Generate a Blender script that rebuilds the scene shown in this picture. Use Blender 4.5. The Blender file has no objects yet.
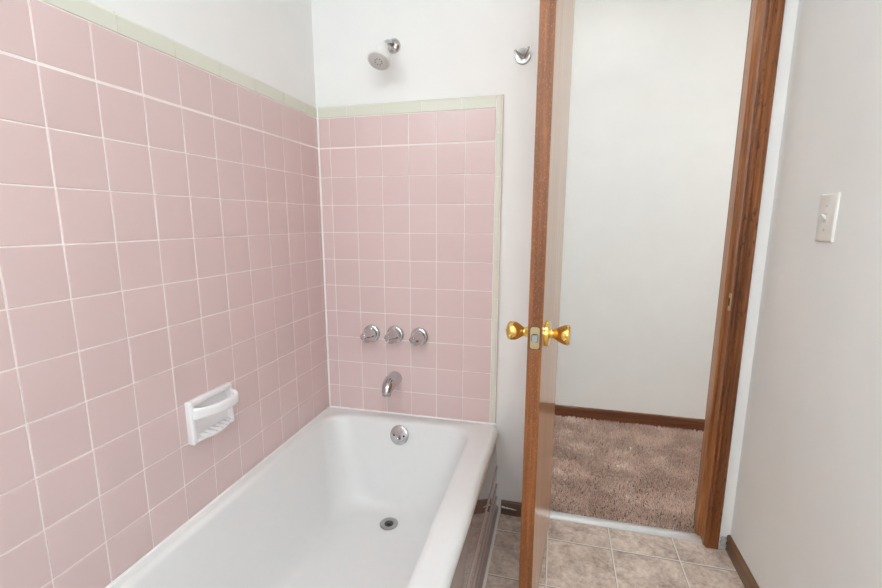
import bpy, bmesh, math, random
from math import pi, sin, cos, radians as R
from mathutils import Vector, Matrix, noise
random.seed(7)
S = bpy.context.scene
COL = S.collection

# ------------------------------------------------------------------ materials
class NT:
    def __init__(s, name):
        s.m = bpy.data.materials.new(name); s.m.use_nodes = True
        s.t = s.m.node_tree; s.n = s.t.nodes; s.l = s.t.links
        s.b = s.n['Principled BSDF']
        s.co = s.n.new('ShaderNodeTexCoord')
    def add(s, kind, **kw):
        n = s.n.new(kind)
        for k, v in kw.items(): setattr(n, k, v)
        return n
    def link(s, a, b): s.l.new(a, b)
    def mapping(s, scale=(1, 1, 1), loc=(0, 0, 0), rot=(0, 0, 0), src='Object'):
        m = s.add('ShaderNodeMapping'); m.inputs['Scale'].default_value = scale
        m.inputs['Location'].default_value = loc; m.inputs['Rotation'].default_value = rot
        s.link(s.co.outputs[src], m.inputs['Vector']); return m.outputs[0]
    def noise(s, vec, scale, detail=4, rough=.5, dist=0):
        n = s.add('ShaderNodeTexNoise'); n.inputs['Scale'].default_value = scale
        n.inputs['Detail'].default_value = detail; n.inputs['Roughness'].default_value = rough
        n.inputs['Distortion'].default_value = dist
        if vec is not None: s.link(vec, n.inputs['Vector'])
        return n.outputs['Fac']
    def ramp(s, fac, stops):
        r = s.add('ShaderNodeValToRGB'); e = r.color_ramp.elements
        while len(e) < len(stops): e.new(.5)
        for i, (p, c) in enumerate(stops):
            e[i].position = p; e[i].color = (*c, 1) if len(c) == 3 else c
        s.link(fac, r.inputs[0]); return r.outputs['Color']
    def math(s, op, a, b=None, clamp=False):
        n = s.add('ShaderNodeMath', operation=op); n.use_clamp = clamp
        for i, v in enumerate((a, b)):
            if v is None: continue
            if isinstance(v, (int, float)): n.inputs[i].default_value = v
            else: s.link(v, n.inputs[i])
        return n.outputs[0]
    def mix(s, fac, a, b, blend='MIX'):
        n = s.add('ShaderNodeMix', data_type='RGBA', blend_type=blend)
        for i, v in ((0, fac), (6, a), (7, b)):
            if isinstance(v, (int, float)): n.inputs[i].default_value = v
            elif isinstance(v, tuple): n.inputs[i].default_value = (*v, 1)
            else: s.link(v, n.inputs[i])
        return n.outputs[2]
    def bump(s, h, strength=.3, dist=.002, normal=None):
        b = s.add('ShaderNodeBump'); b.inputs['Strength'].default_value = strength
        b.inputs['Distance'].default_value = dist
        s.link(h, b.inputs['Height'])
        if normal is not None: s.link(normal, b.inputs['Normal'])
        s.link(b.outputs[0], s.b.inputs['Normal']); return b.outputs[0]
    def set(s, **kw):
        for k, v in kw.items():
            i = s.b.inputs[k.replace('_', ' ')]
            if isinstance(v, (int, float)): i.default_value = v
            elif isinstance(v, tuple): i.default_value = (*v, 1) if len(v) == 3 else v
            else: s.link(v, i)
        return s

def m_paint(name, col, rough=.5, bump=.12, big=.25):
    t = NT(name); o = t.mapping()
    a = t.noise(o, 260, 3); b = t.noise(o, 7, 3)
    h = t.math('ADD', t.math('MULTIPLY', a, .15), b)
    t.bump(h, bump, .004)
    c = t.ramp(b, [(.3, tuple(x * .975 for x in col)), (.7, col)])
    return t.set(Base_Color=c, Roughness=rough, Specular_IOR_Level=.3).m

def m_tile(name, c1, c2, rough=.3):
    t = NT(name); g = t.add('ShaderNodeNewGeometry')
    o = t.mapping(); b = t.noise(o, 30, 3)
    f = t.math('ADD', t.math('MULTIPLY', g.outputs['Random Per Island'], .7), t.math('MULTIPLY', b, .3))
    c = t.ramp(f, [(.1, c1), (.9, c2)])
    t.bump(t.noise(o, 14, 2), .06, .004)
    return t.set(Base_Color=c, Roughness=rough, Coat_Weight=.12, Coat_Roughness=.2).m

def m_plain(name, col, rough=.4, metal=0., spec=.5, bumpscale=None, bstr=.1, coat=0):
    t = NT(name)
    o = t.mapping(); n = t.noise(o, bumpscale or 40, 3)
    c = t.ramp(n, [(.3, tuple(x * (.985 if coat else .95) for x in col)), (.7, col)])
    if bumpscale: t.bump(n, bstr, .001)
    return t.set(Base_Color=c, Roughness=rough, Metallic=metal, Specular_IOR_Level=spec, Coat_Weight=coat).m

def m_wood(name, dark, mid, light, axis='z', rough=.3, coat=.6, coat_rough=.08, scale=1., speck=.0, spec=.5, spots=.0):
    t = NT(name)
    st = {'z': (60, 60, 2.2), 'x': (2.2, 60, 60), 'y': (60, 2.2, 60)}[axis]
    o = t.mapping(tuple(v * scale for v in st))
    n = t.noise(o, 1.5, 8, .65, .6)
    o2 = t.mapping(tuple(v * scale * .22 for v in st)); n2 = t.noise(o2, 1, 3)
    f = t.math('ADD', t.math('MULTIPLY', n, .65), t.math('MULTIPLY', n2, .35))
    c = t.ramp(f, [(.36, dark), (.5, mid), (.64, light)])
    if speck:
        st3 = {'z': (260, 260, 130), 'x': (130, 260, 260), 'y': (260, 130, 260)}[axis]
        s3 = t.noise(t.mapping(st3), 1.6, 3, .6)
        k = t.ramp(s3, [(.56, (0, 0, 0)), (.68, (1, 1, 1))])
        c = t.mix(t.math('MULTIPLY', k, speck), c, tuple(min(1, x * 1.8 + .03) for x in light))
    if spots:
        s4 = t.noise(t.mapping((60, 60, 22)), 1.5, 6, .75)
        k = t.ramp(s4, [(.55, (0, 0, 0)), (.64, (1, 1, 1))])
        c = t.mix(t.math('MULTIPLY', k, spots), c, tuple(x * .45 for x in dark))
    t.bump(n, .12, .0008)
    return t.set(Base_Color=c, Roughness=rough, Coat_Weight=coat, Coat_Roughness=coat_rough, Specular_IOR_Level=spec).m

def m_vinyl():
    t = NT('stone_look_vinyl')
    P = .2313
    sx = t.add('ShaderNodeSeparateXYZ'); t.link(t.mapping(), sx.inputs[0])
    def line(o, off):
        v = t.math('DIVIDE', t.math('SUBTRACT', o, off), P)
        f = t.math('FRACT', v); d = t.math('ABSOLUTE', t.math('SUBTRACT', f, .5))
        return t.math('GREATER_THAN', d, .5 - .0105), v
    lx, vx = line(sx.outputs[0], .9569); ly, vy = line(sx.outputs[1], -.0985)
    g = t.math('MAXIMUM', lx, ly)
    cid = t.add('ShaderNodeCombineXYZ')
    t.link(t.math('FLOOR', vx), cid.inputs[0]); t.link(t.math('FLOOR', vy), cid.inputs[1])
    wn = t.add('ShaderNodeTexWhiteNoise'); t.link(cid.outputs[0], wn.inputs['Vector'])
    off = t.add('ShaderNodeVectorMath', operation='ADD')
    sc = t.add('ShaderNodeVectorMath', operation='SCALE'); sc.inputs['Scale'].default_value = 9
    t.link(wn.outputs['Color'], sc.inputs[0]); t.link(sc.outputs[0], off.inputs[1])
    t.link(t.co.outputs['Object'], off.inputs[0])
    n1 = t.noise(off.outputs[0], 13, 8, .68, .5); n2 = t.noise(off.outputs[0], 70, 6, .75, .3)
    f = t.math('ADD', t.math('MULTIPLY', n1, .6), t.math('MULTIPLY', n2, .4))
    c = t.ramp(f, [(.36, (.30, .22, .18)), (.46, (.51, .41, .35)), (.54, (.67, .57, .495)), (.66, (.84, .76, .68))])
    c = t.mix(g, c, (.76, .73, .66)); c = t.mix(t.math('SUBTRACT', t.math('MAXIMUM', line(sx.outputs[0], .9555)[0], line(sx.outputs[1], -.1010)[0]), g, clamp=True), c, (.17, .14, .12))
    h = t.math('SUBTRACT', t.math('MULTIPLY', n2, .3), g)
    t.bump(h, .25, .0012)
    return t.set(Base_Color=c, Roughness=.38).m

def m_emit(name, col, strength):
    t = NT(name); t.set(Base_Color=(.9, .9, .88), Emission_Color=col, Emission_Strength=strength); return t.m

def m_carpet(name, lo, hi):
    t = NT(name); g = t.add('ShaderNodeNewGeometry')
    c = t.ramp(g.outputs['Random Per Island'], [(0, lo), (.5, tuple((a + b) / 2 for a, b in zip(lo, hi))), (1, hi)])
    c = t.mix(t.ramp(t.noise(t.mapping(), 6.5, 4), [(.42, (1, 1, 1)), (.6, (0, 0, 0))]), c, (.80, .76, .74), 'MULTIPLY')
    return t.set(Base_Color=c, Roughness=.9, Specular_IOR_Level=.1).m

M = dict(
    wall=m_paint('white_wall_paint', (.83, .83, .825), .45),
    wall_r=m_paint('white_wall_paint_patchy_lightened', (.85, .875, .885), .5, .3),  # same white paint, lightened and cooled to make up for weak light there
    hall=m_paint('hall_wall_paint', (.81, .81, .795), .36, .05),
    ceil=m_paint('ceiling_paint', (.86, .86, .85), .7),
    pink=m_tile('pink_glazed_tile', (.65, .502, .495), (.68, .527, .52)),
    green=m_tile('pale_green_glazed_tile', (.655, .665, .57), (.69, .695, .61), .42),
    grout=m_plain('white_grout', (.88, .80, .78), .8, bumpscale=300),
    caulk=m_plain('white_caulk', (.88, .87, .865), .5),
    enamel=m_plain('white_enamel', (.76, .765, .765), .32, coat=.25),
    apron=m_plain('grey_mauve_apron_enamel', (.42, .35, .34), .09, coat=.8),
    chrome=m_plain('chrome', (.60, .60, .61), .05, 1.),
    nickel=m_plain('dull_nickel', (.45, .45, .44), .28, 1.),
    brass=m_plain('polished_brass', (.85, .55, .15), .10, 1.),
    brass2=m_plain('aged_brass', (.62, .52, .30), .3, 1.),
    steel=m_plain('latch_steel', (.62, .68, .72), .25, 1.),
    dark=m_plain('dark_recess', (.02, .02, .02), .6),
    ceramic=m_plain('white_ceramic', (.82, .80, .81), .12, coat=.5),
    plastic=m_plain('white_plastic', (.80, .80, .78), .35),
    face=m_plain('grey_plastic', (.62, .62, .61), .4),
    nozzle=m_plain('dark_rubber', (.05, .05, .05), .6),
    edge=m_wood('door_edge_wood', (.12, .035, .007), (.21, .065, .014), (.33, .125, .033), rough=.5, coat=.1, speck=.4),
    door=m_wood('varnished_door_wood', (.38, .17, .07), (.50, .25, .115), (.60, .35, .18), rough=.35, coat=.6, coat_rough=.03, spec=.5),
    casing=m_wood('stained_casing_wood', (.07, .019, .004), (.18, .054, .012), (.30, .110, .030), rough=.5, coat=.12, coat_rough=.25, spots=.85, speck=.10, spec=.35),
    jamb=m_wood('stained_jamb_wood', (.18, .06, .015), (.33, .125, .038), (.46, .21, .08), rough=.35, coat=.35),
    base=m_wood('stained_baseboard_x', (.045, .012, .003), (.12, .031, .007), (.20, .062, .017), axis='x', rough=.35, coat=.4),
    base_y=m_wood('stained_baseboard_y', (.07, .030, .010), (.15, .07, .026), (.25, .13, .055), axis='y', rough=.4, coat=.4),
    base_d=m_wood('dull_baseboard', (.07, .035, .024), (.13, .07, .045), (.20, .12, .08), axis='x', rough=.5, coat=.2),
    vinyl=m_vinyl(),
    alu=m_plain('aluminium_strip', (.78, .80, .82), .28, .75, bumpscale=90),
    fibre=m_carpet('shag_fibre', (.66, .49, .41), (1.0, .88, .79)),
    back=m_plain('carpet_backing', (.12, .07, .055), .95),
    plaster=m_plain('bare_grey_plaster', (.42, .42, .42), .9, bumpscale=60, bstr=.6),
    lamp=m_emit('added_lamp_glass', (.925, .985, 1.0), 18.), bulb=m_emit('added_bulb_glass', (.915, .985, 1.0), 40.), pane_glow=m_emit('added_pane_glow', (.90, .97, 1), 4.),  # glow of the added bathroom lamps and the added window pane
    lamp_h=m_emit('added_hall_lamp_glass', (.97, .98, .98), 8.), lamp_s=m_emit('added_side_lamp_glass', (.97, .98, .98), 43.),  # glow of the added hall lamps
)

# ------------------------------------------------------------------ mesh helpers
def obj(name, bm, mat, parent=None, smooth=False, angle=None, kind=None, label=None):
    me = bpy.data.meshes.new(name)
    bmesh.ops.recalc_face_normals(bm, faces=bm.faces[:])
    bm.to_mesh(me); bm.free()
    o = bpy.data.objects.new(name, me); COL.objects.link(o)
    for m in (mat if isinstance(mat, (list, tuple)) else [mat]): me.materials.append(m)
    if smooth:
        for p in me.polygons: p.use_smooth = True
        me.set_sharp_from_angle(angle=R(angle or 40))
    if parent: o.parent = parent
    if kind: o['kind'] = kind
    if label: o['label'] = label
    return o
def thing(name, label, cat, loc=(0, 0, 0), group=None):
    o = bpy.data.objects.new(name, None); COL.objects.link(o); o.location = loc
    o.empty_display_size = .05
    o['label'] = label; o['category'] = cat
    if group: o['group'] = group
    return o
def tag(o, label, cat, group=None):
    o['label'] = label; o['category'] = cat
    if group: o['group'] = group
    return o
def box(bm, x0, x1, y0, y1, z0, z1, bev=0, seg=2, mi=0):
    n0 = set(bm.faces)
    vs = [bm.verts.new((x, y, z)) for x in (x0, x1) for y in (y0, y1) for z in (z0, z1)]
    fs = [bm.faces.new([vs[i] for i in q]) for q in ((0, 1, 3, 2), (4, 6, 7, 5), (0, 4, 5, 1), (2, 3, 7, 6), (0, 2, 6, 4), (1, 5, 7, 3))]
    if bev:
        es = list({e for f in fs for e in f.edges})
        bmesh.ops.bevel(bm, geom=es, offset=bev, segments=seg, affect='EDGES', profile=.5)
    return bm
def frame_axes(d):
    d = Vector(d).normalized()
    a = Vector((0, 0, 1)) if abs(d.z) < .9 else Vector((0, 1, 0))
    u = d.cross(a).normalized(); v = d.cross(u).normalized()
    return d, u, v
def lathe(bm, org, axis, prof, n=48, lobes=0, amp=None, cap=True):
    """prof: list of (distance along axis, radius)."""
    d, u, v = frame_axes(axis); org = Vector(org); rings = []
    for i, (h, r) in enumerate(prof):
        ring = []
        for k in range(n):
            a = 2 * pi * k / n
            rr = r * (1 + (amp[i] * cos(lobes * a) if lobes else 0))
            ring.append(bm.verts.new(org + d * h + (u * cos(a) + v * sin(a)) * rr))
        rings.append(ring)
    for a, b in zip(rings, rings[1:]):
        for k in range(n): bm.faces.new((a[k], a[(k + 1) % n], b[(k + 1) % n], b[k]))
    if cap:
        bm.faces.new(rings[0]); bm.faces.new(rings[-1])
    return bm
def tube(bm, pts, rad, n=20, squash=None, cap=True):
    """sweep circles (or ellipses) along pts; rad a number or list; squash = (up factor)"""
    pts = [Vector(p) for p in pts]
    if not isinstance(rad, (list, tuple)): rad = [rad] * len(pts)
    rings = []; pu = None
    for i, p in enumerate(pts):
        t = (pts[min(i + 1, len(pts) - 1)] - pts[max(i - 1, 0)]).normalized()
        if pu is None: _, u, _ = frame_axes(t)
        else: u = (pu - t * pu.dot(t)).normalized()
        pu = u; v = t.cross(u)
        s = squash or (1, 1)
        rings.append([bm.verts.new(p + (u * cos(2 * pi * k / n) * s[0] + v * sin(2 * pi * k / n) * s[1]) * rad[i]) for k in range(n)])
    for a, b in zip(rings, rings[1:]):
        for k in range(n): bm.faces.new((a[k], a[(k + 1) % n], b[(k + 1) % n], b[k]))
    if cap: bm.faces.new(rings[0]); bm.faces.new(rings[-1])
    return bm
def smoothpath(pts, n=8):
    pts = [Vector(p) for p in pts]; out = []
    P = [pts[0] * 2 - pts[1]] + pts + [pts[-1] * 2 - pts[-2]]
    for i in range(1, len(P) - 2):
        for k in range(n):
            t = k / n
            out.append(.5 * ((2 * P[i]) + (-P[i-1] + P[i+1]) * t + (2 * P[i-1] - 5 * P[i] + 4 * P[i+1] - P[i+2]) * t * t + (-P[i-1] + 3 * P[i] - 3 * P[i+1] + P[i+2]) * t ** 3))
    out.append(pts[-1]); return out
def interp(vals, n=8):
    out = []
    for a, b in zip(vals, vals[1:]): out += [a + (b - a) * k / n for k in range(n)]
    return out + [vals[-1]]
def prism(bm, prof, axis, a0, a1):
    """extrude a closed 2D profile along axis 'x' | 'y' | 'z'; profile in the two other axes (in xyz order)."""
    def P(u, v, a): return {'x': (a, u, v), 'y': (u, a, v), 'z': (u, v, a)}[axis]
    A = [bm.verts.new(P(u, v, a0)) for u, v in prof]; B = [bm.verts.new(P(u, v, a1)) for u, v in prof]
    n = len(prof)
    for k in range(n): bm.faces.new((A[k], A[(k + 1) % n], B[(k + 1) % n], B[k]))
    bm.faces.new(A); bm.faces.new(B); return bm
BM = bmesh.new

# ------------------------------------------------------------------ dimensions
YW = .012          # plaster face of the back wall; tile faces stand at y = 0
XL = -.011         # plaster face of the left wall; tile faces at x = 0
XR = 1.609         # right wall
H = 2.44
YF = -2.55
TH = .118          # wall thickness at the doorway
DX0, DX1 = .930, 1.543   # rough opening
DH = 2.03
HY = 1.022         # far wall of the hall
HX0, HX1 = -2.2, 4.3

def structure(name, bm, mat, **k):
    return obj(name, bm, mat, kind='structure', **k)

# floor
structure('floor', box(BM(), XL, XR, YF, YW + .045, -.03, 0), M['vinyl'])
structure('ceiling', box(BM(), HX0, HX1, YF - .1, HY + .1, H, H + .05), M['ceil'])
bm = box(BM(), XL - .1, XL, YF, YW + TH, 0, H); WL = structure('wall_left', bm, M['wall'])
bm = box(BM(), XR, XR + .1, YF, YW, 0, H); WR = structure('wall_right', bm, M['wall_r'])
bm = BM(); WX0, WX1, WZ0, WZ1 = .62, 1.38, 1.05, 1.95
box(bm, XL - .1, WX0, YF - .1, YF, 0, H); box(bm, WX1, XR + .1, YF - .1, YF, 0, H); box(bm, WX0, WX1, YF - .1, YF, 0, WZ0); box(bm, WX0, WX1, YF - .1, YF, WZ1, H)
structure('wall_front', bm, M['wall'])
bm = BM()
for a, b, c, d in ((WX0, WX0 + .04, WZ0, WZ1), (WX1 - .04, WX1, WZ0, WZ1), (WX0, WX1, WZ0, WZ0 + .04), (WX0, WX1, WZ1 - .04, WZ1), (WX0, WX1, 1.48, 1.52)): box(bm, a, b, YF - .07, YF - .03, c, d, .004)
wi = structure('added_window_1', bm, M['ceil']); obj('added_window_pane', box(BM(), WX0 + .03, WX1 - .03, YF - .054, YF - .048, WZ0 + .03, WZ1 - .03), M['pane_glow'], wi)  # added unseen window; its glowing pane fills the room from the front
bm = BM()
box(bm, XL, DX0, YW, YW + TH, -.02, H); box(bm, DX1, XR + .1, YW, YW + TH, -.02, H); box(bm, DX0, DX1, YW, YW + TH, DH, H)
WB = structure('wall_back', bm, M['wall'])
structure('wall_hall', box(BM(), HX0, HX1, HY, HY + .1, -.02, H), M['hall'])
bm = box(BM(), HX0 - .1, HX0, YW + TH, HY, -.02, H); box(bm, HX0, XL, YW + TH - .02, YW + TH, -.02, H)
structure('wall_hall_left', bm, M['hall'])
bm = box(BM(), HX1, HX1 + .1, YW + TH, HY, -.02, H); box(bm, XR + .1, HX1, YW + TH - .02, YW + TH, -.02, H)
structure('wall_hall_right', bm, M['hall'])

# ------------------------------------------------------------------ tiles
PIT = .1095; GAP = .0022
XK = [.0507 + PIT * k for k in range(6)] + [.7105]
ZR = [.3745, .4934, .6045, .7140, .8241, .9335, 1.0421, 1.1518, 1.2607, 1.3703, 1.4832, 1.5965]
def tiles(bm, P, us, vs, t, wide=None, jit=.0009):
    """P(u, v, h): point on the wall; one pillow-edged tile in every cell."""
    for i in range(len(us) - 1):
        for j in range(len(vs) - 1):
            g0 = g1 = GAP / 2
            if wide is not None and j == wide: g0 = .0032
            if wide is not None and j + 1 == wide: g1 = .0024
            u0, u1 = us[i] + GAP / 2, us[i + 1] - GAP / 2; v0, v1 = vs[j] + g0, vs[j + 1] - g1
            if u1 - u0 < .004: continue
            tu, tv = random.uniform(-jit, jit), random.uniform(-jit, jit)
            rings = []
            for ins, h in ((0, 0), (0, t - .0016), (.0004, t - .0007), (.0012, t - .0001), (.003, t)):
                ring = []
                for (a, b) in ((0, 0), (1, 0), (1, 1), (0, 1)):
                    u = u0 + ins if a == 0 else u1 - ins; v = v0 + ins if b == 0 else v1 - ins
                    hh = h + (tu * (a - .5) + tv * (b - .5) if h > 0 else 0)
                    ring.append(bm.verts.new(P(u, v, hh)))
                rings.append(ring)
            for r0, r1 in zip(rings, rings[1:]):
                for k in range(4): bm.faces.new((r0[k], r0[(k + 1) % 4], r1[(k + 1) % 4], r1[k]))
            bm.faces.new(rings[-1])
def PB(u, v, h): return (u, YW - h, v)
def PL(u, v, h): return (XL + h, u, v)
TB = YW; TL = -XL
bm = BM(); tiles(bm, PB, [.0015] + XK, ZR, TB, wide=10); obj('pink_tile', bm, M['pink'], WB, smooth=True, angle=30)
bm = BM(); box(bm, .0, XK[-1] + .012, YW - TB + .0012, YW, .374, 1.630); box(bm, .0, .7105, YW - TB + .0002, YW, 1.600, 1.637); box(bm, .7125, .7335, YW - TB + .0006, YW, .392, 1.636); obj('grout', bm, M['grout'], WB)
YL = [-(.1317 + (8 - m) * PIT) for m in range(-5, 9)] + [-.1317 + PIT, -.001]
YL = sorted(v for v in YL if v < 0)
YL[-1] = -.0005 if YL[-1] > -.01 else YL[-1]
bm = BM(); tiles(bm, PL, YL, ZR, TL, wide=10); obj('pink_tile', bm, M['pink'], WL, smooth=True, angle=30)
bm = BM(); box(bm, XL, XL + TL - .0012, YL[0] - .01, YW, .374, 1.630); box(bm, XL, XL + TL - .0002, YL[0] - .01, YW, 1.600, 1.637); obj('grout', bm, M['grout'], WL)
# green cap: rounded (bullnose) top edge; profile (height v, depth h)
def cap_run(bm, P, cuts, v0, v1, t):
    prof = [(v0, 0), (v0, t - .001), (v0 + .001, t)]
    r = .011
    prof += [(v1 - r + r * sin(a), t - (t if r > t else r) * (1 - cos(a))) for a in [pi / 2 * k / 8 for k in range(9)]]
    for a, b in zip(cuts, cuts[1:]):
        a += .0010; b -= .0010
        A = [bm.verts.new(P(a, v, h)) for v, h in prof]; B = [bm.verts.new(P(b, v, h)) for v, h in prof]
        for k in range(len(prof) - 1): bm.faces.new((A[k], A[k + 1], B[k + 1], B[k]))
        bm.faces.new(A); bm.faces.new(B)
TC = .0125
cuts = [.002] + [v for v in (.128, .280, .432, .584) ] + [.7105]
bm = BM(); cap_run(bm, PB, cuts, 1.598, 1.642, TB + .0012)
zc = [.386] + [1.055 - .152 * k for k in (4, 3, 2, 1)] + [1.055, 1.207, 1.360, 1.513, 1.6415]
def PV(a, v, h): return (v, YW - h, a)
cap_run(bm, PV, zc, .7120, .7350, TB + .0012)
obj('cap_tile', bm, M['green'], WB, smooth=True, angle=35, label='pale green rounded edge tile')
cl = sorted([-.227 - .1525 * k for k in range(9)] + [-.075, -.001])
bm = BM(); cap_run(bm, PL, cl, 1.598, 1.642, TL + .0012)
obj('cap_tile', bm, M['green'], WL, smooth=True, angle=35, label='pale green rounded edge tile')
# caulk bead up the tiled corner
bm = BM(); prism(bm, [(-.002, .0005), (.0052, .0005), (.0040, -.0024), (.0024, -.0040), (-.0005, -.0052), (-.002, -.0052)], 'z', .398, 1.640)
obj('caulk', bm, M['caulk'], WL)

# ------------------------------------------------------------------ bathtub
TUB = thing('bathtub', 'long white enamelled bathtub built in along the pink tiled wall', 'bathtub', (.378, -.76, 0))
def place(o, parent):
    o.parent = parent; o.matrix_parent_inverse = Matrix.Translation(-parent.location)
    return o
def part(name, bm, mat, parent, **k):
    loc = Vector((0, 0, 0)); p = parent
    o = obj(name, bm, mat, None, **k)
    base = Vector((0, 0, 0))
    while p: base += p.location; p = p.parent
    o.data.transform(Matrix.Translation(-base)); o.parent = parent
    return o
def rrect(xl, xr, yb, yf, rc, n=12):
    """rounded rectangle; rc radii for corners right-back, left-back, left-front, right-front"""
    out = []
    for (cx, cy, sx, sy, a0, r) in ((xr, yb, -1, -1, 0, rc[0]), (xl, yb, 1, -1, 90, rc[1]), (xl, yf, 1, 1, 180, rc[2]), (xr, yf, -1, 1, 270, rc[3])):
        for k in range(n + 1):
            a = R(a0 + 90 * k / n)
            out.append((cx + sx * r + r * cos(a), cy + sy * r + r * sin(a)))
    return out
ZT = .388
OX0, OX1, OY0, OY1 = .0014, .7515, -.0014, -1.523
rings = []
def addring(x0, x1, y0, y1, rc, z):
    rings.append([(x, y, z + .007 * x * min(1, max(0, (z - .2) / .15))) for x, y in ((x + (.0165 * y if x > .69 else 0), y) for x, y in rrect(x0, x1, y0, y1, rc))])
# underside of rolled rim, then over the top
addring(OX0, OX1 - .012, OY0, OY1, (.022, .001, .001, .022), ZT - .036)
addring(OX0, OX1 - .003, OY0, OY1, (.03, .001, .001, .03), ZT - .034)
for k in range(8):
    a = pi / 2 * k / 7
    addring(OX0, OX1 - .024 * (1 - cos(a)), OY0, OY1, (.034, .002, .002, .034), ZT - .024 * (1 - sin(a)))
tx0, tx1, ty0, ty1 = .040, .648, -.060, -1.405   # lip of the basin
bx0, bx1, by0, by1 = .150, .545, -.165, -1.10     # floor of the basin
def inner(s, z, ex=0, r=None):
    r = r if r is not None else .085 + .05 * min(max(s, 0), 1)
    addring(tx0 + (bx0 - tx0) * s - ex, tx1 + (bx1 - tx1) * s + ex, ty0 + (by0 - ty0) * s + ex, ty1 + (by1 - ty1) * s - ex, (r, r, r, r), z)
inner(0, ZT + .0005, .016, .098)
for k in range(6):
    a = pi / 2 * k / 5
    inner(.0 + .04 * k / 5, ZT - .014 * (1 - cos(a)), .016 * (1 - sin(a)), .09)
for z, s in ((.345, .10), (.31, .19), (.27, .29), (.23, .385), (.19, .475), (.155, .56), (.125, .64), (.10, .715), (.08, .79), (.065, .87), (.055, .96), (.0495, 1.06)):
    inner(s, z, 0, .09 + .06 * s)
inner(1.2, .0465, 0, .13); inner(1.5, .044, 0, .08)
bm = BM(); vr = [[bm.verts.new(p) for p in r] for r in rings]
for a, b in zip(vr, vr[1:]):
    for k in range(len(a)): bm.faces.new((a[k], a[(k + 1) % len(a)], b[(k + 1) % len(a)], b[k]))
bm.faces.new(vr[-1])
o = part('basin', bm, M['enamel'], TUB, smooth=True, angle=60)
# apron: recessed panel with three raised ribs near the floor; profile (x, z)
prof = [(.70, 0.0), (.7565, 0.0), (.7565, .016)]
def rib(z, w=.0045, d=.0045):
    return [(.744, z - w), (.744 + d, z - w * .5), (.744 + d, z + w * .5), (.744, z + w)]
prof = [(.70, .001), (.7545, .001), (.7545, .022), (.744, .032)] + rib(.068) + rib(.124) + rib(.205) + [(.742, .25), (.731, ZT - .034), (.70, ZT - .036)]
bm = prism(BM(), prof, 'y', -1.52, YW - .001)
part('apron', bm, M['apron'], TUB, smooth=True, angle=25, label='glossy grey-mauve apron with ribs near the floor')
bm = prism(BM(), [(.7545, 0.0005), (.762, .0005), (.758, .004), (.7545, .008)], 'y', -1.52, YW - .001); part('caulk_bead', bm, M['caulk'], TUB)
bm = BM(); prism(bm, [(.0016, ZT - .004), (.0055, ZT - .002), (.0038, ZT + .003), (.0016, ZT + .006)], 'y', -1.52, -.0016)
nb = len(bm.verts)
prism(bm, [(-.0016, ZT - .004), (-.0055, ZT - .002), (-.0038, ZT + .003), (-.0016, ZT + .006)], 'x', .0016, .738)
for vv in list(bm.verts)[nb:]: vv.co.z += .007 * vv.co.x
part('caulk_bead', bm, M['caulk'], TUB)
# overflow plate, on the sloping end wall
oc = Vector((.353, -.0795, .3375)); on = Vector((0, -.93, .30)).normalized()
bm = lathe(BM(), oc - on * .012, on, [(0, .038), (.0125, .0395), (.0145, .039), (.0165, .035), (.0175, .024), (.018, .001)], 48, cap=False)
OP = part('overflow_plate', bm, M['chrome'], TUB, smooth=True, angle=50)
d, u, v = frame_axes(on)
ux = Vector((1, 0, 0)); vz = on.cross(ux).normalized(); vz = vz if vz.z > 0 else -vz
for s in (-1, 1):
    c = oc + ux * s * .021 - vz * .002 + on * .0045
    part('screw', lathe(BM(), c, on, [(0, .0042), (.0022, .004), (.003, .002), (.003, .0005)], 16), M['nozzle'], OP, smooth=True)
c = oc + on * .004
bm = tube(BM(), smoothpath([c, c + on * .008, c + on * .016 - vz * .008, c + on * .019 - vz * .020]), interp([.005, .0045, .0042, .0048]), 14)
part('trip_lever', bm, M['chrome'], OP, smooth=True)
# drain
dc = Vector((.361, -.232, .0475))
bm = BM(); lathe(bm, dc + Vector((0, 0, -.002)), (0, 0, 1), [(0, .0355), (.0022, .0355), (.0036, .032), (.0036, .022), (.0005, .0175), (.0005, .001)], 40, cap=False)
DR = part('drain', bm, M['nickel'], TUB, smooth=True, angle=35)
bm = lathe(BM(), dc + Vector((0, 0, -.0012)), (0, 0, 1), [(0, .0172), (.0008, .0172)], 30)
part('drain_hole', bm, M['nozzle'], DR)
bm = lathe(BM(), dc + Vector((0, 0, -.0004)), (0, 0, 1), [(0, .0105), (.0035, .0105), (.005, .008), (.0053, .001)], 30)
part('stopper', bm, M['nozzle'], DR, smooth=True)

# ------------------------------------------------------------------ tap handles (three)
def make_tap(x, z, label):
    t = thing('tap_handle', label, 'tap', (x, 0, z), 'chrome tub tap handles')
    ax = (0, -1, 0)
    part('escutcheon', lathe(BM(), (x, .001, z), ax, [(0, .0355), (.003, .037), (.007, .0365), (.0105, .032), (.012, .025), (.012, .005)], 48), M['chrome'], t, smooth=True, angle=45)
    a = Vector((0, -1, 0))
    pr = [(.010, .0130), (.0215, .0130), (.0225, .0235), (.027, .0275), (.036, .0275), (.052, .0245), (.066, .0195), (.077, .0150), (.082, .0118), (.084, .0105)]
    am = [0, 0, .02, .04, .08, .14, .20, .22, .12, 0]
    h = part('handle', lathe(BM(), (x, .001, z), a, pr, 72, 4, am), M['chrome'], t, smooth=True, angle=50)
    part('index_cap', lathe(BM(), (x, .001, z), a, [(.083, .0105), (.092, .0100), (.0955, .008), (.096, .001)], 30, cap=False), M['chrome'], h, smooth=True, angle=50)
    return t
tp = make_tap(.210, .737, 'leftmost of the three chrome tub taps on the pink tile')
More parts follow.
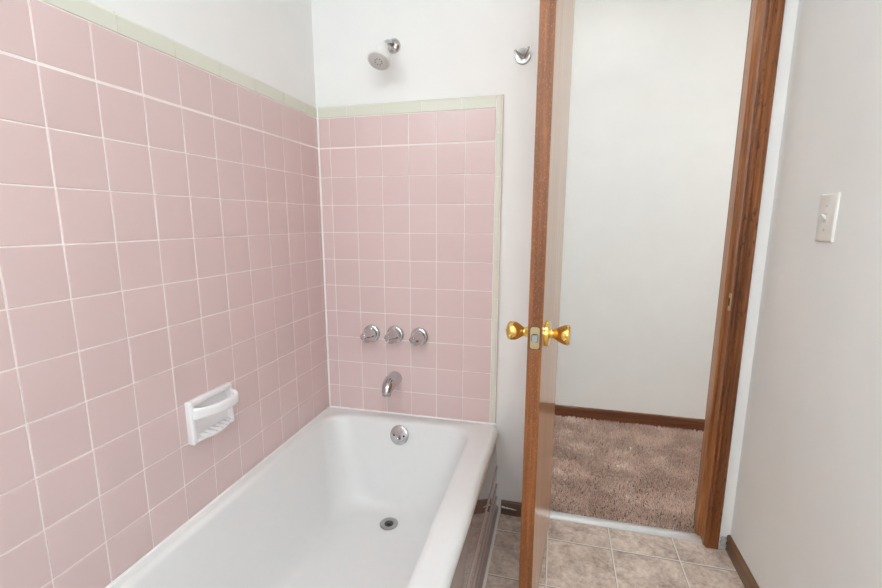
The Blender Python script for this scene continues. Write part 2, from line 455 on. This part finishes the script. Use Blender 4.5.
def dup(root, loc, label=None):
    r = root.copy(); COL.objects.link(r); r.location = loc
    if label: r['label'] = label
    for ch in list(root.children):
        c = ch.copy(); COL.objects.link(c); c.parent = r
        for g in list(ch.children):
            e = g.copy(); COL.objects.link(e); e.parent = c
    return r
t2 = dup(tp, (.314, 0, .7385), 'middle one of the three chrome tub taps, directly above the spout')
t3 = dup(tp, (.418, 0, .737), 'rightmost of the three chrome tub taps on the pink tile')
# spout
SP = thing('tub_spout', 'chrome tub spout below the three taps, pointing down over the bath', 'spout', (.309, 0, .546))
path = smoothpath([(.309, .001, .549), (.309, -.03, .549), (.309, -.058, .547), (.309, -.080, .541), (.309, -.095, .529), (.309, -.099, .515)], 6)
part('spout_body', tube(BM(), path, interp([.0310, .0310, .0295, .0260, .0205, .0170], 6), 32), M['chrome'], SP, smooth=True, angle=50)
part('spout_mouth', lathe(BM(), (.309, -.0992, .516), (0, -.16, -1), [(0, .0176), (.006, .0176), (.006, .0130), (.001, .0125)], 32, cap=False), M['nickel'], SP, smooth=True, angle=40)

# ------------------------------------------------------------------ shower head
SX, SZ = .322, 1.838
SH = thing('shower_head', 'white plastic shower head on a chrome arm high on the white wall', 'shower head', (SX, YW, SZ))
part('flange', lathe(BM(), (SX, YW, SZ), (0, -1, 0), [(0, .026), (.003, .027), (.010, .023), (.015, .015), (.017, .011)], 40), M['chrome'], SH, smooth=True, angle=60)
part('arm', tube(BM(), smoothpath([(SX, YW, SZ), (SX, -.025, SZ), (SX - .002, -.055, SZ - .010), (SX - .006, -.080, SZ - .030)]), .0085, 18), M['chrome'], SH, smooth=True)
ho = Vector((SX - .006, -.074, SZ - .024)); hd = Vector((-.07, -.50, -.86)).normalized()
pr = [(0, .012), (.004, .0160), (.014, .0170), (.018, .0185), (.028, .0245), (.042, .0325), (.056, .0385), (.066, .0408), (.074, .0408), (.078, .0385)]
HB = part('head', lathe(BM(), ho, hd, pr, 60), M['plastic'], SH, smooth=True, angle=50)
bm = lathe(BM(), ho, hd, [(.0775, .0365), (.0792, .0360), (.0798, .0345), (.0798, .0010)], 60, cap=False)
fo = part('spray_face', bm, M['face'], HB, smooth=True, angle=40)
d, u, v = frame_axes(hd)
for k in range(36):
    a = 2 * pi * k / 36; c = ho + d * .070 + (u * cos(a) + v * sin(a)) * .0400
    part('grip_rib', lathe(BM(), c - d * .005, d, [(0, .0018), (.010, .0018)], 6), M['plastic'], HB)
for k in range(8):
    a = 2 * pi * k / 8; c = ho + d * .0795 + (u * cos(a) + v * sin(a)) * .0125
    part('nozzle', lathe(BM(), c, d, [(0, .0019), (.0015, .0016)], 10), M['nozzle'], HB)

# ------------------------------------------------------------------ robe hook
HX, HZ = .798, 1.763
HK = thing('robe_hook', 'small round two-pronged metal robe hook on the white wall beside the door', 'hook', (HX, YW, HZ))
part('back_plate', lathe(BM(), (HX, YW, HZ), (0, -1, 0), [(0, .0268), (.004, .0268), (.0065, .0245), (.0075, .012), (.0085, .010), (.012, .009), (.013, .0075), (.013, .001)], 40, cap=False), M['nickel'], HK, smooth=True, angle=40)
for tipx, tz in ((-.024, .012), (.020, .020)):
    pts = smoothpath([(HX, YW - .008, HZ), (HX + tipx * .3, YW - .022, HZ - .001), (HX + tipx * .75, YW - .030, HZ + tz * .35), (HX + tipx, YW - .032, HZ + tz * .8)], 6)
    bm = tube(BM(), pts, interp([.0052, .0044, .0040, .0042], 6), 14)
    bmesh.ops.create_uvsphere(bm, u_segments=14, v_segments=10, radius=.0045, matrix=Matrix.Translation(pts[-1]))
    part('prong', bm, M['nickel'], HK, smooth=True)

# ------------------------------------------------------------------ soap dish
def build_soap():
    y0, y1, z0, z1 = -.7655, -.6045, .599, .722
    T = thing('soap_dish', 'white ceramic soap dish with grab bar on the pink tile above the tub', 'soap dish', (0, (y0 + y1) / 2, z0))
    bm = BM(); fw = .017; t = .020
    # frame as a ring of bevelled bars
    box(bm, -.002, t, y0, y0 + fw, z0, z1, .005, 3); box(bm, -.002, t, y1 - fw * .8, y1, z0, z1, .005, 3)
    box(bm, -.002, t, y0 + .004, y1 - .004, z1 - fw * .9, z1, .005, 3); box(bm, -.002, t, y0 + .004, y1 - .004, z0, z0 + fw * .8, .005, 3)
    box(bm, -.002, .004, y0 + .004, y1 - .004, z0 + .004, z1 - .004)
    part('frame', bm, M['ceramic'], T, smooth=True, angle=35)
    # grab bar bowing out across the upper half
    zc = z1 - .036
    pts = smoothpath([(.012, y0 + .010, zc), (.026, y0 + .018, zc), (.042, y0 + .040, zc), (.053, (y0 + y1) / 2, zc), (.053, y1 - .034, zc), (.040, y1 - .014, zc + .002), (.026, y1 - .007, zc + .002), (.010, y1 - .008, zc + .002)], 8)
    bm = BM(); rings = []
    for i, p in enumerate(pts):
        tt = (pts[min(i + 1, len(pts) - 1)] - pts[max(i - 1, 0)]).normalized()
        nn = tt.cross(Vector((0, 0, 1))).normalized()
        f = i / (len(pts) - 1); hh = .0150 if .2 < f < .8 else .0150 + .004 * (abs(f - .5) - .3) / .2
        ring = []
        for k in range(20):
            a = 2 * pi * k / 20; ca, sa = cos(a), sin(a)
            ring.append(bm.verts.new(p + nn * .0078 * math.copysign(abs(ca) ** .7, ca) + Vector((0, 0, 1)) * hh * math.copysign(abs(sa) ** .7, sa)))
        rings.append(ring)
    for a, b in zip(rings, rings[1:]):
        for k in range(20): bm.faces.new((a[k], a[(k + 1) % 20], b[(k + 1) % 20], b[k]))
    bm.faces.new(rings[0]); bm.faces.new(rings[-1])
    part('grab_bar', bm, M['ceramic'], T, smooth=True, angle=60)
    # tray with rounded ribs
    bm = BM(); n = 60; ym, hw = (y0 + y1) / 2 + .004, (y1 - y0) / 2 - .016
    top = []; bot = []; inn = []; lip = []
    for k in range(n + 1):
        s = -1 + 2 * k / n; y = ym + hw * s
        dep = .006 + .030 * (1 - abs(s) ** 2.6)
        w = .0022 * cos(s * 6.5 * pi)
        inn.append(bm.verts.new((.003, y, z0 + .016 + w * .3)))
        top.append(bm.verts.new((dep - .004, y, z0 + .0145 + w)))
        lip.append(bm.verts.new((dep + .001, y, z0 + .0125 + w * .8)))
        bot.append(bm.verts.new((dep - .002, y, z0 + .005)))
    base = [bm.verts.new((.003, v.co.y, z0 + .001)) for v in inn]
    rows = [inn, top, lip, bot, base]
    for a, b in zip(rows, rows[1:]):
        for k in range(n): bm.faces.new((a[k], a[k + 1], b[k + 1], b[k]))
    bm.faces.new([r[0] for r in rows]); bm.faces.new([r[-1] for r in rows])
    part('tray', bm, M['ceramic'], T, smooth=True, angle=50)
build_soap()

# ------------------------------------------------------------------ light switch
def build_switch():
    yc, zc, hw, hh = -.308, 1.208, .0385, .0610
    T = thing('light_switch', 'white toggle light switch on the right-hand wall beside the doorway', 'light switch', (XR, yc, zc))
    bm = BM(); rings = []
    for ins, h in ((0, 0), (0, .0025), (.0025, .005), (.006, .0062)):
        rings.append([bm.verts.new((XR - h, yc + sy * (hw - ins), zc + sz * (hh - ins))) for sy, sz in ((-1, -1), (1, -1), (1, 1), (-1, 1))])
    for a, b in zip(rings, rings[1:]):
        for k in range(4): bm.faces.new((a[k], a[(k + 1) % 4], b[(k + 1) % 4], b[k]))
    bm.faces.new(rings[-1])
    PLT = part('cover_plate', bm, M['plastic'], T, smooth=True, angle=25)
    xf = XR - .0062
    for s in (-1, 1):
        part('screw', lathe(BM(), (xf + .0003, yc, zc + s * .030), (-1, 0, 0), [(0, .0034), (.001, .0032), (.0014, .002), (.0014, .0004)], 18), M['face'], PLT, smooth=True)
    part('slot', box(BM(), xf - .0004, xf + .001, yc - .0052, yc + .0052, zc - .0125, zc + .0125), M['face'], PLT)
    bm = BM()
    p = [(xf + .001, zc - .006), (xf + .001, zc + .006), (xf - .0095, zc + .0105), (xf - .0112, zc + .008), (xf - .0105, zc + .0055)]
    A = [bm.verts.new((x, yc - .0045, z)) for x, z in p]; B = [bm.verts.new((x, yc + .0045, z)) for x, z in p]
    for k in range(5): bm.faces.new((A[k], A[(k + 1) % 5], B[(k + 1) % 5], B[k]))
    bm.faces.new(A); bm.faces.new(B)
    bmesh.ops.bevel(bm, geom=bm.edges[:], offset=.0008, segments=2, affect='EDGES')
    part('toggle', bm, M['plastic'], PLT, smooth=True, angle=40)
build_switch()

# ------------------------------------------------------------------ doorway trim
JX = 1.524; JL = .952          # jamb faces
CY0, CY1 = YW - .017, YW
def casing_prof(inner_x, outer_x):
    s = 1 if outer_x > inner_x else -1
    r = .007
    pts = [(inner_x, CY1), (inner_x, CY0 + r)]
    pts += [(inner_x + s * r * (1 - cos(a)), CY0 + r - r * sin(a)) for a in [pi / 2 * k / 6 for k in range(1, 7)]]
    pts += [(inner_x + s * .013, CY0 + .0006), (inner_x + s * .0145, CY0 + .0022), (inner_x + s * .016, CY0 + .0006)]
    pts += [(outer_x - s * .004, CY0 + .0005), (outer_x - s * .001, CY0 + .003), (outer_x, CY0 + .006), (outer_x, CY1)]
    return pts
OXR = 1.5705
bm = prism(BM(), casing_prof(JX + .002, OXR), 'z', .003, DH + .045)
CR = structure('trim_1', bm, M['casing'], smooth=True, angle=30); CR['label'] = 'worn brown wooden casing up the right side of the doorway'
bm = prism(BM(), casing_prof(JL - .002, JL - .048), 'z', .003, DH + .045)
structure('trim_2', bm, M['casing'], smooth=True, angle=30)
# head casing
bm = box(BM(), JL - .048, OXR, CY0, CY1, DH + .045, DH + .09, .003)
structure('trim_3', bm, M['casing'])
# jambs, head, stops
bm = box(BM(), JX, DX1, YW, YW + TH, 0, DH)
JR = structure('trim_4', bm, M['jamb']); JR['label'] = 'brown wooden door jamb on the latch side'
bm = BM()
sp = [(JX, YW + .037), (JX - .008, YW + .037), (JX - .011, YW + .040), (JX - .011, YW + .072), (JX - .009, YW + .076), (JX, YW + .076)]
prism(bm, sp, 'z', 0, DH); obj('door_stop', bm, M['jamb'], JR, smooth=True, angle=20)
bm = BM(); box(bm, JX - .0012, JX + .002, YW + .0005, YW + .022, .897, .957); obj('strike_plate', bm, M['brass2'], JR)
bm = BM(); box(bm, JX - .0016, JX - .0006, YW + .010, YW + .022, .913, .941); obj('strike_hole', bm, M['dark'], JR)
bm = box(BM(), DX0, JL, YW, YW + TH, 0, DH); box(bm, JL, JL + .011, YW + .037, YW + .076, 0, DH)
structure('trim_5', bm, M['jamb'])
bm = box(BM(), DX0, DX1, YW, YW + TH, DH, DH + .0005); structure('trim_6', bm, M['jamb'])
# hall side casings
bm = box(BM(), JX + .002, JX + .05, YW + TH, YW + TH + .016, 0, DH + .05, .003); structure('trim_7', bm, M['casing'])
bm = box(BM(), JL - .05, JL - .002, YW + TH, YW + TH + .016, 0, DH + .05, .003); structure('trim_8', bm, M['casing'])
# threshold strip
bm = prism(BM(), [(.022, 0.0005), (.022, .003), (.027, .007), (.034, .0095), (.046, .0105), (.054, .0105), (.062, .009), (.064, .004), (.064, .0005)], 'x', JL + .001, JX - .001)
th = structure('trim_9', bm, M['alu'], smooth=True, angle=30); th['label'] = 'bright aluminium threshold strip between vinyl floor and carpet'

# ------------------------------------------------------------------ baseboards
def base_prof(face, out, z1, t=.012):
    """face = plaster coordinate, out = +1/-1 direction into the room"""
    f = face; o = out
    return [(f, 0.0), (f + o * t, 0.0), (f + o * t, z1 - .010), (f + o * (t - .0015), z1 - .004), (f + o * (t - .005), z1 - .0008), (f + o * .003, z1), (f, z1)]
bm = prism(BM(), base_prof(YW, -1, .058), 'x', .765, JL - .049)
bb = structure('baseboard_back', bm, M['base_d'], smooth=True, angle=25)
bm = BM(); pts = []
n = 24; top = []; bot = []
for k in range(n + 1):
    x = .768 + .062 * k / n
    w = .0055 * (1 - k / n) ** .6 * (.6 + .5 * noise.noise(Vector((x * 160, 1, 0)))) + .0006
    zc = .034 - .006 * k / n + .003 * noise.noise(Vector((x * 90, 4, 0)))
    top.append(bm.verts.new((x, YW - .0128, zc + w))); bot.append(bm.verts.new((x, YW - .0128, zc - w)))
tb = [bm.verts.new((v.co.x, YW - .0115, v.co.z)) for v in top]; bb2 = [bm.verts.new((v.co.x, YW - .0115, v.co.z)) for v in bot]
for k in range(n):
    bm.faces.new((top[k], top[k + 1], bot[k + 1], bot[k])); bm.faces.new((top[k], top[k + 1], tb[k + 1], tb[k])); bm.faces.new((bot[k], bot[k + 1], bb2[k + 1], bb2[k]))
obj('paint_scrape', bm, M['caulk'], bb, label='white chipped paint streak')
bm = prism(BM(), base_prof(XR, -1, .060), 'y', YF, YW - .001)
br = structure('baseboard_right', bm, M['base_y'], smooth=True, angle=25)
bm = BM()
for k in range(7):
    c = Vector((OXR + .006 + random.uniform(0, .016), YW - .004 - random.uniform(0, .003), .006 + k * .0065))
    q = bmesh.ops.create_icosphere(bm, subdivisions=2, radius=.009, matrix=Matrix.Translation(c) @ Matrix.Diagonal((1.2, .5, .8, 1)))
for v in bm.verts: v.co += Vector([noise.noise(v.co * 130 + Vector((i * 7, 0, 0))) * .003 for i in range(3)]); v.co.z = max(v.co.z, .0005); v.co.y = min(v.co.y, YW)
obj('bare_plaster', bm, M['plaster'], WB, label='grey crumbled plaster at the foot of the wall')
bm = prism(BM(), [(HY - (y - HY) if False else y, z) for y, z in base_prof(HY, -1, .080)], 'x', HX0, HX1)
structure('baseboard_hall', bm, M['base'], smooth=True, angle=25)

# ------------------------------------------------------------------ door leaf
hinge = Vector((.963, .001, 0)); free = Vector((.9155, -.553, 0))
dv = free - hinge; W = dv.length; ang = math.atan2(dv.y, dv.x)   # local +x runs along the leaf
DZ0, DZ1, DT = .016, 2.015, .0368
# local frame: x along leaf from hinge, y: +y side? leaf occupies y in [-DT, 0] where y=0 is the visible hall-side face
D = bpy.data.objects.new('door_1', None); COL.objects.link(D)
D.location = hinge; D.rotation_euler = (0, 0, ang); D['kind'] = 'structure'
D['label'] = 'open varnished wooden door seen almost edge-on'; D['category'] = 'door'
def dpart(name, bm, mat, parent=None, **k):
    return obj(name, bm, mat, parent or D, **k)
bm = box(BM(), 0, W - .004, -DT, 0, DZ0, DZ1)
leaf = dpart('door_leaf', bm, M['door'])
bm = box(BM(), W - .004, W, -DT, 0, DZ0, DZ1, .0012, 2)
edge = dpart('edge_strip', bm, M['edge'], label='scratched orange-brown latch edge')
ZK = .905; XK_ = W - .060
def knob(sign, flared):
    y0 = 0 if sign > 0 else -DT
    ax = (0, sign, 0)
    o = dpart('door_knob', lathe(BM(), (XK_, y0, ZK), ax,
        [(.006, .016), (.010, .0155), (.014, .0125), (.019, .0115), (.024, .0125), (.030, .0160), (.040, .0215), (.050, .0255), (.058, .0268), (.062, .0262), (.0645, .0235), (.0650, .018), (.0645, .001)] if flared else
        [(.006, .016), (.010, .0150), (.014, .0120), (.019, .0115), (.024, .0145), (.031, .0195), (.040, .0245), (.050, .0262), (.056, .0255), (.061, .0220), (.0635, .0160), (.0640, .001)], 56, cap=False), M['brass'], smooth=True, angle=60)
    dpart('rose', lathe(BM(), (XK_, y0, ZK), ax, [(0, .0335), (.008, .034), (.0115, .0325), (.0135, .027), (.014, .017)] if flared else [(0, .0300), (.003, .0300), (.005, .027), (.006, .017)], 56), M['brass'], o, smooth=True, angle=40)
    if not flared:
        dpart('lock_button', lathe(BM(), (XK_, y0, ZK), ax, [(.0635, .004), (.068, .0035), (.069, .001)], 16, cap=False), M['brass'], o, smooth=True)
    return o
knob(1, True); knob(-1, False)
# latch plate on the edge, rounded rectangle
def rr(bm, x, yc, zc, hw, hh, r, th, n=6):
    pts = rrect(yc - hw, yc + hw, zc + hh, zc - hh, (r,) * 4, n)
    A = [bm.verts.new((x, a, b)) for a, b in pts]; B = [bm.verts.new((x + th, a, b)) for a, b in pts]
    for k in range(len(A)): bm.faces.new((A[k], A[(k + 1) % len(A)], B[(k + 1) % len(A)], B[k]))
    bm.faces.new(A); bm.faces.new(B); return bm
dpart('latch_mortise', rr(BM(), W - .001, -DT / 2, ZK, .0132, .0300, .004, .0012), M['dark'])
LP = dpart('latch_plate', rr(BM(), W, -DT / 2, ZK, .0118, .0285, .006, .0012), M['brass2'])
for s in (-1, 1):
    dpart('screw', lathe(BM(), (W + .001, -DT / 2, ZK + s * .0205), (1, 0, 0), [(0, .0045), (.001, .004), (.0013, .0015)], 18), M['brass2'], LP, smooth=True)
dpart('bolt_bezel', rr(BM(), W + .0008, -DT / 2, ZK, .0085, .0110, .005, .0008), M['dark'], LP)
bm = BM()
p = [(W, -DT / 2 - .0070), (W + .0105, -DT / 2 - .0062), (W + .0118, -DT / 2 - .004), (W + .003, -DT / 2 + .0070), (W, -DT / 2 + .0070)]
prism(bm, p, 'z', ZK - .0095, ZK + .0095)
bmesh.ops.bevel(bm, geom=bm.edges[:], offset=.0012, segments=2, affect='EDGES')
dpart('latch_bolt', bm, M['steel'], LP, smooth=True, angle=30)
for z in (.25, 1.02, 1.80):
    bm = lathe(BM(), (-.004, -.041, z - .045), (0, 0, 1), [(0, .0055), (.09, .0055)], 16)
    dpart('hinge', bm, M['brass2'], smooth=True)

# ------------------------------------------------------------------ hall carpet
structure('floor_hall', box(BM(), HX0, HX1, .0641, HY, -.03, .004), M['back'])
def carpet():
    verts = []; faces = []
    rnd = random.Random(3)
    x0, x1, y0, y1 = .90, 1.92, .058, HY - .0125
    N = 85000
    for i in range(N):
        x = rnd.uniform(x0, x1); y = rnd.uniform(y0, y1)
        if y < YW + TH + .004 and not (JL + .004 < x < JX - .004): continue
        if y < YW + .079 and (JX - .012 < x or x < JL + .012): continue
        cl = noise.noise(Vector((x * 17, y * 17, 0))); c2 = noise.noise(Vector((x * 48, y * 48, 5)))
        a = -pi / 2 + 2.6 * noise.noise(Vector((x * 7, y * 7, 9))) + rnd.gauss(0, 1.0)
        h = .0165 + .0045 * cl * .4 + .003 * c2 + rnd.uniform(-.003, .003)
        if noise.noise(Vector((x * 130, y * 130, 2))) < -.12: h *= .5
        ln = rnd.uniform(.002, .0085)
        dx, dy = cos(a), sin(a)
        w = rnd.uniform(.0009, .0015); px, py = -sin(a + rnd.uniform(-1, 1)) * w, cos(a + rnd.uniform(-1, 1)) * w
        b = len(verts)
        for f, g in ((0, 0), (.6, .25), (1, 1)):
            yy = min(y + dy * ln * g, y1 + .002); zz = .003 + h * (f if f < 1 else 1 - .1 * ln / .012)
            ww = 1 if f < 1 else .55
            verts.append((x + dx * ln * g - px * ww, yy - py * ww, zz)); verts.append((x + dx * ln * g + px * ww, yy + py * ww, zz))
        faces.append((b, b + 1, b + 3, b + 2)); faces.append((b + 2, b + 3, b + 5, b + 4))
    me = bpy.data.meshes.new('carpet_pile'); me.from_pydata(verts, [], faces); me.materials.append(M['fibre'])
    o = bpy.data.objects.new('carpet_pile', me); COL.objects.link(o)
    o['kind'] = 'stuff'; tag(o, 'shaggy pinkish-brown carpet pile on the hall floor beyond the door', 'carpet')
carpet()

# ------------------------------------------------------------------ added unseen lamps that brighten bathroom and hall
def added_ceiling_lamp(x, y, r, mat, label):
    T = thing('added_ceiling_lamp', label, 'lamp', (x, y, H))
    part('lamp_base', lathe(BM(), (x, y, H), (0, 0, -1), [(0, r * .9), (.012, r * .95), (.02, r * .9), (.02, .01)], 40), M['plastic'], T, smooth=True, angle=40)
    pr = [(.02 + .075 * sin(a), r * cos(a) + .0005) for a in [pi / 2 * k / 10 for k in range(11)]]
    part('lamp_shade', lathe(BM(), (x, y, H), (0, 0, -1), pr, 40, cap=False), mat, T, smooth=True, angle=60)
added_ceiling_lamp(.98, -1.60, .17, M['lamp'], 'added unseen round glass ceiling lamp above the middle of the bathroom')  # unseen lamp, added where the shower head shadow points back to
VL = thing('added_bar_light', 'added unseen bar light with globe bulbs on the left wall, brightening the right wall', 'lamp', (XL, -2.08, 2.27))  # bar light added to throw more light on the right wall
part('mounting_bar', box(BM(), XL, XL + .03, -2.36, -1.80, 2.22, 2.32, .006), M['chrome'], VL)
for k in range(4):
    bm = BM(); bmesh.ops.create_uvsphere(bm, u_segments=24, v_segments=16, radius=.048, matrix=Matrix.Translation((XL + .085, -2.29 + k * .14, 2.27)))
    part('globe_bulb', bm, M['bulb'], VL, smooth=True)
    part('bulb_socket', lathe(BM(), (XL + .029, -2.29 + k * .14, 2.27), (1, 0, 0), [(0, .024), (.014, .022), (.014, .002)], 24), M['chrome'], VL, smooth=True, angle=40)
added_ceiling_lamp(1.18, .36, .12, M['lamp_h'], 'added unseen round glass ceiling lamp in the hall right beyond the doorway')  # unseen lamp, added for the glow high on the hall wall
added_ceiling_lamp(-1.2, .57, .20, M['lamp_s'], 'added unseen round glass ceiling lamp brightening the hall from its left end')  # added far off so the hall wall is lit evenly
added_ceiling_lamp(3.3, .57, .20, M['lamp_s'], 'added unseen round glass ceiling lamp brightening the hall from its right end')  # matching added lamp for the other side of the hall

w = bpy.data.worlds.new('world'); S.world = w; w.use_nodes = True
w.node_tree.nodes['Background'].inputs[0].default_value = (.9, .95, 1, 1); w.node_tree.nodes['Background'].inputs[1].default_value = .3

# ------------------------------------------------------------------ camera
cam = bpy.data.cameras.new('camera'); co = bpy.data.objects.new('camera', cam); COL.objects.link(co)
yaw, pitch, roll = .2532, -.1732, .0017
f = Vector((-sin(yaw) * cos(pitch), cos(yaw) * cos(pitch), sin(pitch)))
r = Vector((cos(yaw), sin(yaw), 0)); u = r.cross(f)
r2 = r * cos(roll) + u * sin(roll); u2 = -r * sin(roll) + u * cos(roll)
Mx = Matrix((r2, u2, -f)).transposed().to_4x4(); Mx.translation = (.9401, -1.6723, 1.1977)
co.matrix_world = Mx
cam.sensor_fit = 'HORIZONTAL'; cam.sensor_width = 36; cam.lens = 443.618 / 882 * 36
cam.shift_y = (298.9122 - 294) / 882; cam.clip_start = .02; cam.clip_end = 50
S.camera = co
S.view_settings.view_transform = 'Standard'; S.view_settings.look = 'None'; S.view_settings.gamma = 1
S.view_settings.use_curve_mapping = False; S.view_settings.exposure = 0.40
S.cycles.max_bounces = 16; S.cycles.diffuse_bounces = 10; S.cycles.glossy_bounces = 6
S.cycles.use_denoising = True; S.cycles.sample_clamp_indirect = 6
